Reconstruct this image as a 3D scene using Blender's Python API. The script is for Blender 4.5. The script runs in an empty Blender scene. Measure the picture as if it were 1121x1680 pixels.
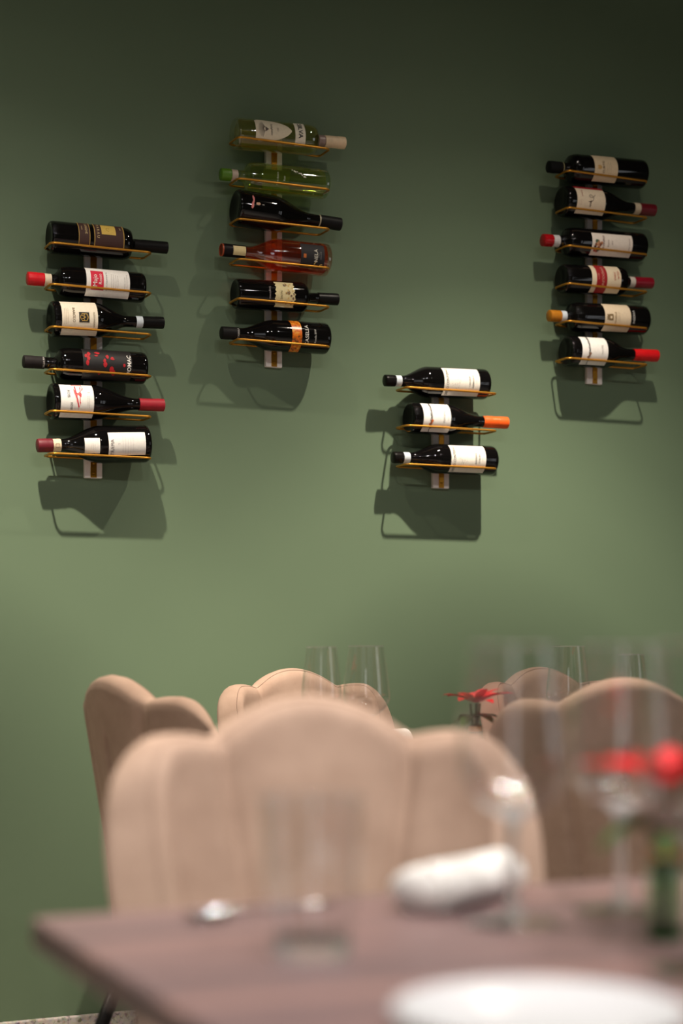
import bpy, bmesh, math, random
from mathutils import Vector, Matrix
random.seed(7)
R = math.radians
scn = bpy.context.scene
col = scn.collection

# ------------------------------------------------------------------ camera
YAW, FOC, CAM_Y, CAM_Z, HOR, MID = R(24.0), 2700.0, -3.675, 0.955, 1062.0, 560.5
cam_d = bpy.data.cameras.new('camera')
cam_d.sensor_fit = 'VERTICAL'; cam_d.sensor_height = 36.0; cam_d.sensor_width = 24.0
cam_d.lens = 36.0 * FOC / 1680.0
cam_d.shift_y = (HOR - 840.0) / 1680.0
cam_d.clip_start = 0.05
cam_d.dof.use_dof = True
cam_d.dof.focus_distance = 3.7
cam_d.dof.aperture_fstop = 2.35
cam = bpy.data.objects.new('camera', cam_d); col.objects.link(cam)
cam.location = (0, CAM_Y, CAM_Z)
cam.rotation_euler = (R(90), 0, -YAW)
scn.camera = cam

# ------------------------------------------------------------------ world, light, exposure
w = bpy.data.worlds.new('world'); scn.world = w; w.use_nodes = True
w.node_tree.nodes['Background'].inputs[0].default_value = (0.9, 0.95, 1, 1)
w.node_tree.nodes['Background'].inputs[1].default_value = 0.0
vs = scn.view_settings
vs.view_transform = 'Standard'; vs.look = 'None'; vs.gamma = 1.0; vs.use_curve_mapping = False
vs.exposure = 0.0
scn.cycles.transparent_max_bounces = 32
scn.cycles.max_bounces = 10
scn.cycles.transmission_bounces = 10
scn.cycles.sample_clamp_indirect = 4.0
scn.cycles.use_denoising = True

def downlight(name, loc, power, beam, color, radius):
    """recessed ceiling lamp: a small round source whose beam falls off with the angle from straight down"""
    d = bpy.data.lights.new(name, 'POINT')
    d.energy = power; d.color = color; d.shadow_soft_size = radius
    d.use_nodes = True
    nt = d.node_tree; em = nt.nodes['Emission']
    tc = nt.nodes.new('ShaderNodeTexCoord'); sp = nt.nodes.new('ShaderNodeSeparateXYZ')
    ng = nt.nodes.new('ShaderNodeMath'); ng.operation = 'MULTIPLY'; ng.inputs[1].default_value = -1.0
    ac = nt.nodes.new('ShaderNodeMath'); ac.operation = 'ARCCOSINE'
    dv = nt.nodes.new('ShaderNodeMath'); dv.operation = 'DIVIDE'; dv.inputs[1].default_value = math.pi / 2
    rp = nt.nodes.new('ShaderNodeValToRGB')
    el = rp.color_ramp.elements
    while len(el) > 1: el.remove(el[-1])
    top = max(v for _, v in beam)
    for i, (ang, v) in enumerate(beam):
        e = el[0] if i == 0 else el.new(ang / 90.0)
        e.position = ang / 90.0; e.color = (v / top, v / top, v / top, 1)
    ml = nt.nodes.new('ShaderNodeMath'); ml.operation = 'MULTIPLY'; ml.inputs[1].default_value = top
    nt.links.new(tc.outputs['Normal'], sp.inputs[0]); nt.links.new(sp.outputs['Z'], ng.inputs[0]); nt.links.new(ng.outputs[0], ac.inputs[0])
    nt.links.new(ac.outputs[0], dv.inputs[0]); nt.links.new(dv.outputs[0], rp.inputs['Fac']); nt.links.new(rp.outputs['Color'], ml.inputs[0])
    nt.links.new(ml.outputs[0], em.inputs['Strength'])
    o = bpy.data.objects.new(name, d); col.objects.link(o); o.location = loc
    return o

WARM = (1.0, 0.88, 0.73)
SOFT = (1.0, 0.945, 0.885)
BEAM_WALL = ((0, 0.8), (12, 0.6), (19, 0.5), (22, 0.7), (25, 1.4), (28, 2.0), (31, 1.62), (35, 0.80), (38, 0.45), (41, 0.21), (46, 0.095), (52, 0.032), (60, 0.010), (70, 0.0), (90, 0.0))
BEAM_TABLE = ((0, 2.0), (14, 1.9), (19, 1.5), (24, 0.8), (29, 0.30), (36, 0.09), (48, 0.03), (60, 0.0), (90, 0.0))
BEAM_WIDE = ((0, 1.5), (30, 1.6), (35, 1.5), (39, 0.8), (43, 0.24), (50, 0.18), (57, 0.22), (62, 0.36), (72, 0.36), (78, 0.08), (84, 0.0), (90, 0.0))
# two downlights close to the green wall, which cast the rack shadows
downlight('wall_downlight', (0.55, -0.94, 2.97), 170, BEAM_WALL, WARM, 0.022)
downlight('wall_downlight', (-0.92, -0.94, 2.97), 80, BEAM_WALL, WARM, 0.022)
downlight('wall_downlight', (2.02, -0.94, 2.97), 176, BEAM_WALL, WARM, 0.022)
# downlights around the near dining table, the last two added for glints
downlight('room_downlight', (0.75, -2.50, 2.97), 40, BEAM_TABLE, SOFT, 0.035)
downlight('room_downlight', (0.25, -3.60, 2.97), 105, BEAM_WIDE, SOFT, 0.035)
downlight('room_downlight', (0.95, -3.65, 2.97), 118, BEAM_WIDE, SOFT, 0.035)
downlight('room_downlight', (2.45, -3.10, 2.97), 28, BEAM_WIDE, SOFT, 0.035)  # added lamp beside the table, for more highlights on the glasses
downlight('room_downlight', (-0.95, -2.95, 2.97), 28, BEAM_WIDE, SOFT, 0.035)  # second added lamp, also for highlights on the glasses

# ------------------------------------------------------------------ helpers
def at(px, py, y):
    """world point seen at photo pixel (px, py) at wall distance -y"""
    a, b = px - MID, py - HOR
    dx = FOC * math.sin(YAW) + a * math.cos(YAW)
    dy = FOC * math.cos(YAW) - a * math.sin(YAW)
    t = (y - CAM_Y) / dy
    return Vector((dx * t, y, CAM_Z - b * t))

def lin(r, g, b):
    f = lambda v: (v / 255 / 12.92) if v / 255 <= 0.04045 else ((v / 255 + 0.055) / 1.055) ** 2.4
    return (f(r), f(g), f(b), 1)

MATS = {}
def node_mat(name):
    m = bpy.data.materials.new(name); m.use_nodes = True
    nt = m.node_tree
    return m, nt, nt.nodes['Principled BSDF']

def mat(name, rgb, rough=0.5, metal=0.0, var=0.06, scale=60.0, bump=0.0, coat=0.0, sheen=0.0, spec=0.5):
    """plain procedural material: base colour broken up by a little noise"""
    if name in MATS: return MATS[name]
    m, nt, p = node_mat(name)
    c = lin(*rgb)
    tc = nt.nodes.new('ShaderNodeTexCoord')
    nz = nt.nodes.new('ShaderNodeTexNoise'); nz.inputs['Scale'].default_value = scale; nz.inputs['Detail'].default_value = 4
    nt.links.new(tc.outputs['Object'], nz.inputs['Vector'])
    rp = nt.nodes.new('ShaderNodeValToRGB')
    rp.color_ramp.elements[0].position = 0.3; rp.color_ramp.elements[1].position = 0.7
    rp.color_ramp.elements[0].color = tuple(v * (1 - var) for v in c[:3]) + (1,)
    rp.color_ramp.elements[1].color = tuple(min(1, v * (1 + var)) for v in c[:3]) + (1,)
    nt.links.new(nz.outputs['Fac'], rp.inputs['Fac']); nt.links.new(rp.outputs['Color'], p.inputs['Base Color'])
    p.inputs['Roughness'].default_value = rough; p.inputs['Metallic'].default_value = metal
    p.inputs['Specular IOR Level'].default_value = spec
    p.inputs['Coat Weight'].default_value = coat; p.inputs['Coat Roughness'].default_value = 0.05
    p.inputs['Sheen Weight'].default_value = sheen; p.inputs['Sheen Roughness'].default_value = 0.4
    if bump:
        bp = nt.nodes.new('ShaderNodeBump'); bp.inputs['Strength'].default_value = bump; bp.inputs['Distance'].default_value = 0.001
        nt.links.new(nz.outputs['Fac'], bp.inputs['Height']); nt.links.new(bp.outputs['Normal'], p.inputs['Normal'])
    MATS[name] = m
    return m

def thin_glass(name, tint=(1, 1, 1), refl=1.0, edge=0.0):
    """thin clear wall: what lies behind shows through, with a Fresnel reflection"""
    if name in MATS: return MATS[name]
    m = bpy.data.materials.new(name); m.use_nodes = True
    nt = m.node_tree; nt.nodes.clear()
    out = nt.nodes.new('ShaderNodeOutputMaterial'); mx = nt.nodes.new('ShaderNodeMixShader')
    tr = nt.nodes.new('ShaderNodeBsdfTransparent'); gl = nt.nodes.new('ShaderNodeBsdfGlossy')
    gl.inputs['Roughness'].default_value = 0.03; gl.inputs['Color'].default_value = (refl, refl, refl, 1)
    lf = nt.nodes.new('ShaderNodeLayerWeight'); lf.inputs['Blend'].default_value = 0.5
    pw = nt.nodes.new('ShaderNodeMath'); pw.operation = 'POWER'; pw.inputs[1].default_value = 3.2
    lw = nt.nodes.new('ShaderNodeMath'); lw.operation = 'MULTIPLY_ADD'; lw.inputs[1].default_value = 0.85; lw.inputs[2].default_value = 0.12
    nt.links.new(lf.outputs['Facing'], pw.inputs[0]); nt.links.new(pw.outputs[0], lw.inputs[0])
    nz = nt.nodes.new('ShaderNodeTexNoise'); nz.inputs['Scale'].default_value = 9
    rp = nt.nodes.new('ShaderNodeValToRGB')
    rp.color_ramp.elements[0].color = tuple(t * 0.985 for t in tint) + (1,); rp.color_ramp.elements[1].color = tuple(tint) + (1,)
    nt.links.new(nz.outputs['Fac'], rp.inputs['Fac']); nt.links.new(rp.outputs['Color'], tr.inputs['Color'])
    nt.links.new(lw.outputs[0], mx.inputs['Fac'])
    nt.links.new(tr.outputs[0], mx.inputs[1]); nt.links.new(gl.outputs[0], mx.inputs[2])
    nt.links.new(mx.outputs[0], out.inputs['Surface'])
    MATS[name] = m
    return m

def solid_glass(name, tint=(1, 1, 1), ior=1.5):
    if name in MATS: return MATS[name]
    m = bpy.data.materials.new(name); m.use_nodes = True
    nt = m.node_tree; nt.nodes.clear()
    out = nt.nodes.new('ShaderNodeOutputMaterial'); g = nt.nodes.new('ShaderNodeBsdfGlass')
    g.inputs['Color'].default_value = tuple(tint) + (1,); g.inputs['IOR'].default_value = ior; g.inputs['Roughness'].default_value = 0.03
    tl = nt.nodes.new('ShaderNodeBsdfTranslucent'); tl.inputs['Color'].default_value = tuple(0.9 * t for t in tint) + (1,)
    mx = nt.nodes.new('ShaderNodeMixShader'); mx.inputs['Fac'].default_value = 0.28  # translucent share whitens the glass, standing in for light bouncing inside
    nt.links.new(g.outputs[0], mx.inputs[1]); nt.links.new(tl.outputs[0], mx.inputs[2])
    nt.links.new(mx.outputs[0], out.inputs['Surface'])
    MATS[name] = m
    return m

def link(name, me, m, parent=None, smooth=True):
    o = bpy.data.objects.new(name, me); col.objects.link(o)
    if m is not None and not me.materials: me.materials.append(m)
    if smooth:
        me.polygons.foreach_set('use_smooth', [True] * len(me.polygons))
    if parent is not None: o.parent = parent
    return o

def mk(name, vf, m, parent=None, smooth=True, sharp=None):
    me = bpy.data.meshes.new(name); me.from_pydata([tuple(v) for v in vf[0]], [], vf[1]); me.update()
    if sharp is not None:
        me.polygons.foreach_set('use_smooth', [True] * len(me.polygons))
        me.set_sharp_from_angle(angle=R(sharp))
    return link(name, me, m, parent, smooth)

def tag(o, label=None, cat=None, group=None, kind=None):
    if label: o['label'] = label
    if cat: o['category'] = cat
    if group: o['group'] = group
    if kind: o['kind'] = kind
    return o

def empty(name, loc=(0, 0, 0), rz=0.0):
    o = bpy.data.objects.new(name, None); col.objects.link(o)
    o.empty_display_size = 0.05
    o.location = loc; o.rotation_euler = (0, 0, rz)
    return o

def copy_tree(o, parent=None):
    c = o.copy(); col.objects.link(c); c.parent = parent
    for ch in list(o.children):
        copy_tree(ch, c)
    return c

def lathe(prof, n=40):
    vs_, fs = [], []
    idx = []
    for r, z in prof:
        if r < 1e-6:
            idx.append([len(vs_)]); vs_.append((0, 0, z))
        else:
            base = len(vs_); idx.append(list(range(base, base + n)))
            for k in range(n):
                a = 2 * math.pi * k / n
                vs_.append((r * math.sin(a), -r * math.cos(a), z))
    for A, B in zip(idx[:-1], idx[1:]):
        for k in range(n):
            k2 = (k + 1) % n
            if len(A) == 1 and len(B) == 1: continue
            if len(A) == 1: fs.append((A[0], B[k2], B[k]))
            elif len(B) == 1: fs.append((A[k], A[k2], B[0]))
            else: fs.append((A[k], A[k2], B[k2], B[k]))
    return vs_, fs

def tube(pts, rad, n=8, closed=False):
    pts = [Vector(p) for p in pts]; N = len(pts)
    vs_, fs = [], []
    up = None
    for i, p in enumerate(pts):
        if closed: t = pts[(i + 1) % N] - pts[i - 1]
        else: t = pts[min(i + 1, N - 1)] - pts[max(i - 1, 0)]
        t.normalize()
        if up is None:
            up = t.orthogonal().normalized()
        up = (up - t * up.dot(t)).normalized()
        b = t.cross(up)
        r = rad[i] if isinstance(rad, (list, tuple)) else rad
        for k in range(n):
            a = 2 * math.pi * k / n
            vs_.append(p + (up * math.cos(a) + b * math.sin(a)) * r)
    for i in range(N if closed else N - 1):
        j = (i + 1) % N
        for k in range(n):
            k2 = (k + 1) % n
            fs.append((i * n + k, i * n + k2, j * n + k2, j * n + k))
    if not closed:
        fs.append(tuple(range(n - 1, -1, -1))); fs.append(tuple(range((N - 1) * n, N * n)))
    return vs_, fs

def box(x0, x1, y0, y1, z0, z1, bevel=0.0, seg=2):
    bm = bmesh.new()
    bmesh.ops.create_cube(bm, size=1.0)
    for v in bm.verts:
        v.co = Vector(((x0 + x1) / 2 + v.co.x * (x1 - x0), (y0 + y1) / 2 + v.co.y * (y1 - y0), (z0 + z1) / 2 + v.co.z * (z1 - z0)))
    if bevel:
        bmesh.ops.bevel(bm, geom=list(bm.edges), offset=bevel, segments=seg, affect='EDGES', profile=0.5)
    vs_ = [v.co.copy() for v in bm.verts]; bm.verts.index_update()
    fs = [tuple(v.index for v in f.verts) for f in bm.faces]
    bm.free()
    return vs_, fs

def join(parts):
    vs_, fs = [], []
    for v, f in parts:
        o = len(vs_); vs_ += list(v); fs += [tuple(i + o for i in q) for q in f]
    return vs_, fs

def moved(vf, mtx):
    return [mtx @ Vector(v) for v in vf[0]], vf[1]

# ------------------------------------------------------------------ room shell
def wall_material():
    m, nt, p = node_mat('green wall paint')
    tc = nt.nodes.new('ShaderNodeTexCoord')
    n1 = nt.nodes.new('ShaderNodeTexNoise'); n1.inputs['Scale'].default_value = 2.2; n1.inputs['Detail'].default_value = 3
    n2 = nt.nodes.new('ShaderNodeTexNoise'); n2.inputs['Scale'].default_value = 260; n2.inputs['Detail'].default_value = 3
    nt.links.new(tc.outputs['Object'], n1.inputs['Vector']); nt.links.new(tc.outputs['Object'], n2.inputs['Vector'])
    rp = nt.nodes.new('ShaderNodeValToRGB')
    a = lin(103, 122, 97); b = lin(108, 127, 101)
    rp.color_ramp.elements[0].color = a; rp.color_ramp.elements[1].color = b
    nt.links.new(n1.outputs['Fac'], rp.inputs['Fac']); nt.links.new(rp.outputs['Color'], p.inputs['Base Color'])
    p.inputs['Roughness'].default_value = 0.55; p.inputs['Specular IOR Level'].default_value = 0.25
    bp = nt.nodes.new('ShaderNodeBump'); bp.inputs['Strength'].default_value = 0.06; bp.inputs['Distance'].default_value = 0.0006
    nt.links.new(n2.outputs['Fac'], bp.inputs['Height']); nt.links.new(bp.outputs['Normal'], p.inputs['Normal'])
    return m

M_wall = wall_material()
M_plaster = mat('dark green plaster', (78, 82, 68), 0.8, scale=3)
M_ceil = mat('ceiling paint', (70, 66, 60), 0.9, scale=3)

def terrazzo():
    m, nt, p = node_mat('speckled beige stone')
    tc = nt.nodes.new('ShaderNodeTexCoord')
    v = nt.nodes.new('ShaderNodeTexVoronoi'); v.inputs['Scale'].default_value = 140
    nz = nt.nodes.new('ShaderNodeTexNoise'); nz.inputs['Scale'].default_value = 90; nz.inputs['Detail'].default_value = 4
    nt.links.new(tc.outputs['Object'], v.inputs['Vector']); nt.links.new(tc.outputs['Object'], nz.inputs['Vector'])
    mx = nt.nodes.new('ShaderNodeMix'); mx.data_type = 'RGBA'
    rp = nt.nodes.new('ShaderNodeValToRGB')
    e = rp.color_ramp.elements
    e[0].position = 0.36; e[0].color = lin(118, 84, 70); e[1].position = 0.5; e[1].color = lin(202, 184, 166)
    nt.links.new(nz.outputs['Fac'], rp.inputs['Fac'])
    mx.inputs[0].default_value = 0.18
    nt.links.new(rp.outputs['Color'], mx.inputs[6]); nt.links.new(v.outputs['Color'], mx.inputs[7])
    hs = nt.nodes.new('ShaderNodeHueSaturation'); hs.inputs['Saturation'].default_value = 0.55
    nt.links.new(mx.outputs[2], hs.inputs['Color']); nt.links.new(hs.outputs['Color'], p.inputs['Base Color'])
    p.inputs['Roughness'].default_value = 0.35
    return m
M_stone = terrazzo()

X0, X1, Y0, Y1, ZC = -2.4, 5.2, -6.4, 0.0, 3.05
def struct(name, vf, m, **k):
    o = mk(name, vf, m, smooth=False, **k); o['kind'] = 'structure'
    return o
struct('wall_back', box(X0 - .1, X1 + .1, 0.0, 0.12, 0, ZC), M_wall)
struct('wall_left', box(X0 - .1, X0, Y0, 0, 0, ZC), M_plaster)
# right wall with the tall windows that the glasses mirror
WIN = ((-6.1, -5.2), (-5.0, -4.1))
WZ0, WZ1 = 0.5, 2.5
segs, last = [], Y0
for w0, w1 in WIN:
    segs += [box(X1, X1 + .1, last, w0, 0, ZC), box(X1, X1 + .1, w0, w1, 0, WZ0), box(X1, X1 + .1, w0, w1, WZ1, ZC)]; last = w1
struct('wall_right', join(segs + [box(X1, X1 + .1, last, 0, 0, ZC)]), M_plaster)
FW0, FW1 = -2.0, -1.1
struct('wall_front', join([box(X0 - .1, FW0, Y0 - .12, Y0, 0, ZC), box(FW1, X1 + .1, Y0 - .12, Y0, 0, ZC),
                           box(FW0, FW1, Y0 - .12, Y0, 0, WZ0), box(FW0, FW1, Y0 - .12, Y0, WZ1, ZC)]), M_plaster)
struct('floor', box(X0 - .1, X1 + .1, Y0 - .12, 0.12, -0.1, 0), M_stone)
struct('ceiling', box(X0 - .1, X1 + .1, Y0 - .12, 0.12, ZC, ZC + .1), M_ceil)
struct('baseboard_back', box(X0, X1, -0.014, 0, 0, 0.117, 0.003), M_stone)

def window_pane():
    m = bpy.data.materials.new('daylit window glass'); m.use_nodes = True
    nt = m.node_tree; nt.nodes.clear()
    out = nt.nodes.new('ShaderNodeOutputMaterial'); e = nt.nodes.new('ShaderNodeEmission')
    e.inputs['Color'].default_value = (0.97, 0.98, 1, 1); e.inputs['Strength'].default_value = 1.5
    nt.links.new(e.outputs[0], out.inputs['Surface'])
    return m
M_pane = window_pane()
M_frame = mat('window frame paint', (60, 58, 55), 0.4)
for i, (w0, w1) in enumerate(WIN):
    f0, f1 = X1 + .02, X1 + .09
    wm = (w0 + w1) / 2
    win = mk('window_%d' % (i + 1), join([box(f0, f1, w0, w0 + .05, WZ0, WZ1), box(f0, f1, w1 - .05, w1, WZ0, WZ1), box(f0, f1, w0 + .05, w1 - .05, WZ0, WZ0 + .05),
                                          box(f0, f1, w0 + .05, w1 - .05, WZ1 - .05, WZ1), box(f0, f1, wm - .02, wm + .02, WZ0 + .05, WZ1 - .05)]), M_frame, smooth=False)
    win['kind'] = 'structure'
    for p0, p1 in ((w0 + .05, wm - .02), (wm + .02, w1 - .05)):
        mk('pane', box(X1 + .05, X1 + .06, p0, p1, WZ0 + .05, WZ1 - .05), M_pane, win, smooth=False)

fy0, fy1 = Y0 - .09, Y0 - .02  # unseen glowing window added behind the camera, for streaks in the glasses
win = mk('window_3', join([box(FW0, FW0 + .05, fy0, fy1, WZ0, WZ1), box(FW1 - .05, FW1, fy0, fy1, WZ0, WZ1), box(FW0 + .05, FW1 - .05, fy0, fy1, WZ0, WZ0 + .05),
                           box(FW0 + .05, FW1 - .05, fy0, fy1, WZ1 - .05, WZ1)]), M_frame, smooth=False)
win['kind'] = 'structure'
mk('pane', box(FW0 + .05, FW1 - .05, Y0 - .06, Y0 - .05, WZ0 + .05, WZ1 - .05), M_pane, win, smooth=False)

# ------------------------------------------------------------------ chairs
def velvet():
    m, nt, p = node_mat('tan velvet')
    tc = nt.nodes.new('ShaderNodeTexCoord')
    n1 = nt.nodes.new('ShaderNodeTexNoise'); n1.inputs['Scale'].default_value = 11; n1.inputs['Detail'].default_value = 5; n1.inputs['Roughness'].default_value = 0.6
    n2 = nt.nodes.new('ShaderNodeTexNoise'); n2.inputs['Scale'].default_value = 420; n2.inputs['Detail'].default_value = 2
    nt.links.new(tc.outputs['Object'], n1.inputs['Vector']); nt.links.new(tc.outputs['Object'], n2.inputs['Vector'])
    rp = nt.nodes.new('ShaderNodeValToRGB')
    rp.color_ramp.elements[0].position = 0.3; rp.color_ramp.elements[0].color = lin(160, 134, 118)
    rp.color_ramp.elements[1].position = 0.7; rp.color_ramp.elements[1].color = lin(182, 155, 138)
    nt.links.new(n1.outputs['Fac'], rp.inputs['Fac']); nt.links.new(rp.outputs['Color'], p.inputs['Base Color'])
    p.inputs['Roughness'].default_value = 0.85; p.inputs['Specular IOR Level'].default_value = 0.15
    p.inputs['Sheen Weight'].default_value = 0.15; p.inputs['Sheen Roughness'].default_value = 0.45
    p.inputs['Sheen Tint'].default_value = lin(235, 205, 185)
    bp = nt.nodes.new('ShaderNodeBump'); bp.inputs['Strength'].default_value = 0.25; bp.inputs['Distance'].default_value = 0.0006
    nt.links.new(n2.outputs['Fac'], bp.inputs['Height']); nt.links.new(bp.outputs['Normal'], p.inputs['Normal'])
    return m
M_velvet = velvet()
M_piping = mat('tan piping cord', (160, 134, 118), 0.8, scale=200)
M_black = mat('black steel', (22, 20, 20), 0.35, 0.3, scale=80)

CH_A, CH_B, CH_Y, PHM, SN = 0.197, 0.100, -0.02, R(91), 0.345
def chair_ztop(s):
    a = abs(s)
    if a < SN: z = 0.866 + 0.041 * (1 - (a / SN) ** 2) ** 1.05
    else: z = 0.866 + 0.006 * math.sin(min(1, (a - SN) / 0.16) * math.pi / 2)
    if a > 0.56:
        q = min(1, (a - 0.56) / 0.44); z -= 0.30 * (1 - math.sqrt(max(0, 1 - q * q)))
    return z
def chair_pt(s, t, side):
    """side -1 inner face, +1 outer face"""
    zb = 0.40; zt = chair_ztop(s); z = zb + (zt - zb) * t
    ph = s * PHM
    k = min(1.08, max(0, (z - 0.42) / 0.44))
    q_ = min(1, max(0, (z - 0.60) / 0.23))
    taper = 0.74 + 0.06 * min(1, max(0, (z - 0.40) / 0.20)) + 0.20 * q_ * (1.35 - 0.35 * q_)
    a, b = CH_A * taper, CH_B * (0.86 + 0.14 * k)
    base = Vector((a * math.sin(ph), CH_Y + b * math.cos(ph) + (0.020 * k + 0.022 * k * k) * (0.45 + 0.55 * math.cos(ph)), z))
    n = Vector((math.sin(ph) / a, math.cos(ph) / b, 0)).normalized()
    es = math.sqrt(max(0, 1 - max(0, (abs(s) - 0.93) / 0.07) ** 2))
    et = math.sqrt(max(0, 1 - max(0, (t - 0.95) / 0.05) ** 2))
    th = 0.024 * es * et
    sg = SN * (0.52 + 0.48 * t)
    g = math.exp(-((abs(s) - sg) / 0.030) ** 2) * min(1, t * 1.5)
    puff = 0.007 * (1 - g) * es * et
    off = th + puff - 0.003 * g * es * et
    if side > 0:
        slit = math.exp(-(s / 0.013) ** 2) * (1 if 0.25 < t < 0.80 else 0)
        off -= 0.016 * slit
    return base + n * off * side
def chair_shell():
    S, T = 96, 30
    svals = [-1 + 2 * i / S for i in range(S + 1)]
    def tmap(u): return 1 - (1 - u) ** 1.5
    vs_, fs = [], []
    ids = {}
    for side in (-1, 1):
        for i, s in enumerate(svals):
            for j in range(T + 1):
                t = tmap(j / T)
                if side > 0 and (i in (0, S) or j == T):
                    ids[(side, i, j)] = ids[(-1, i, j)]; continue
                ids[(side, i, j)] = len(vs_); vs_.append(chair_pt(s, t, side))
    for side in (-1, 1):
        for i in range(S):
            for j in range(T):
                q = (ids[(side, i, j)], ids[(side, i + 1, j)], ids[(side, i + 1, j + 1)], ids[(side, i, j + 1)])
                fs.append(q if side < 0 else q[::-1])
    for i in range(S):
        fs.append((ids[(-1, i, 0)], ids[(1, i, 0)], ids[(1, i + 1, 0)], ids[(-1, i + 1, 0)]))
    return vs_, fs
def pad(prof_xy, z0, z1, rnd, seg=5):
    """rounded cushion: closed plan outline swept with a rounded side"""
    n = len(prof_xy); cx_ = sum(p[0] for p in prof_xy) / n; cy_ = sum(p[1] for p in prof_xy) / n
    rows = []
    hz = (z1 - z0) / 2; zm = (z0 + z1) / 2
    for k in range(seg * 2 + 1):
        a = -math.pi / 2 + math.pi * k / (seg * 2)
        rows.append((1 - rnd * (1 - math.cos(a)), zm + hz * math.sin(a)))
    vs_, fs = [], []
    for sc, z in rows:
        for x, y in prof_xy: vs_.append((cx_ + (x - cx_) * sc, cy_ + (y - cy_) * sc, z))
    for r_ in range(len(rows) - 1):
        for k in range(n):
            k2 = (k + 1) % n
            fs.append((r_ * n + k, r_ * n + k2, (r_ + 1) * n + k2, (r_ + 1) * n + k))
    fs.append(tuple(range(n - 1, -1, -1)))
    top = (len(rows) - 1) * n
    ring2 = len(vs_)
    for x, y in prof_xy: vs_.append((cx_ + (x - cx_) * (1 - rnd) * 0.5, cy_ + (y - cy_) * (1 - rnd) * 0.5, z1 + 0.006))
    for k in range(n):
        k2 = (k + 1) % n
        fs.append((top + k, top + k2, ring2 + k2, ring2 + k))
    fs.append(tuple(range(ring2, ring2 + n)))
    return vs_, fs
def super_outline(ax, ay, cy_, n=40, e=2.6):
    pts = []
    for k in range(n):
        a = 2 * math.pi * k / n
        c, s = math.cos(a), math.sin(a)
        pts.append((ax * math.copysign(abs(c) ** (2 / e), c), cy_ + ay * math.copysign(abs(s) ** (2 / e), s)))
    return pts
def make_chair():
    root = empty('shell_chair')
    mk('backrest', chair_shell(), M_velvet, root)
    edge = [chair_pt(-1 + 2 * i / 80, 0.93, -1) + Vector((0, 0, 0)) for i in range(81)]
    rim = []
    for i in range(81):
        s = -0.995 + 1.99 * i / 80
        p = chair_pt(s, 0.992, -1); rim.append(p)
    lo = [chair_pt(-0.995, t, -1) for t in (0.12, 0.3, 0.5, 0.7, 0.85)]
    ro = [chair_pt(0.995, t, -1) for t in (0.85, 0.7, 0.5, 0.3, 0.12)]
    mk('piping', tube(lo + rim + ro, 0.0010, 6), M_piping, root)
    mk('seat', pad(super_outline(0.158, 0.180, -0.07), 0.405, 0.475, 0.12), M_velvet, root)
    mk('seat_base', pad(super_outline(0.150, 0.155, -0.05), 0.362, 0.402, 0.25, 3), M_velvet, root)
    for sx in (-1, 1):
        for sy in (-1, 1):
            top = Vector((sx * 0.125, (0.042 if sy > 0 else -0.145), 0.372)); bot = Vector((sx * 0.20, (0.165 if sy > 0 else -0.255), 0.0))
            mk('leg', tube([top, top.lerp(bot, 0.5), bot], [0.0135, 0.0122, 0.0095], 12), M_black, root)
    return root
G_CH = 'tan velvet shell chairs'
chair = make_chair()
def put_chair(o, loc, rz, label):
    o.location = loc; o.rotation_euler = (0, 0, rz)
    tag(o, label, 'chair', G_CH)
spots = [
    ((0.626, -2.258, 0), R(-10), 'large blurred tan velvet chair with scalloped back behind the near table'),
    ((0.930, -0.866, 0), R(100), 'tan velvet chair seen from its side, at the left behind the large blurred chair'),
    ((1.440, -0.285, 0), 0.0, 'tan velvet chair against the green wall, behind the two clear wine glasses'),
    ((1.530, -1.345, 0), R(157), 'tan velvet chair with its dark back turned, right of the large blurred chair'),
    ((2.100, -0.285, 0), 0.0, 'tan velvet chair by the wall at right, seen through the wine glasses'),
]
for i, (loc, rz, lab) in enumerate(spots):
    put_chair(chair if i == 0 else copy_tree(chair), loc, rz, lab)

# ------------------------------------------------------------------ tables
def wood():
    m, nt, p = node_mat('reddish brown wood')
    tc = nt.nodes.new('ShaderNodeTexCoord'); mp = nt.nodes.new('ShaderNodeMapping')
    mp.inputs['Scale'].default_value = (1.6, 14, 14)
    nt.links.new(tc.outputs['Object'], mp.inputs['Vector'])
    n1 = nt.nodes.new('ShaderNodeTexNoise'); n1.inputs['Scale'].default_value = 1.6; n1.inputs['Detail'].default_value = 6; n1.inputs['Roughness'].default_value = 0.6
    n1.inputs['Distortion'].default_value = 0.6
    nt.links.new(mp.outputs['Vector'], n1.inputs['Vector'])
    rp = nt.nodes.new('ShaderNodeValToRGB')
    e = rp.color_ramp.elements
    e[0].position = 0.33; e[0].color = lin(96, 79, 81); e[1].position = 0.66; e[1].color = lin(134, 104, 99)
    k = e.new(0.5); k.color = lin(115, 91, 90)
    nt.links.new(n1.outputs['Fac'], rp.inputs['Fac']); nt.links.new(rp.outputs['Color'], p.inputs['Base Color'])
    p.inputs['Roughness'].default_value = 0.42; p.inputs['Specular IOR Level'].default_value = 0.5
    return m
M_wood = wood()
TZ = 0.745
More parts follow.
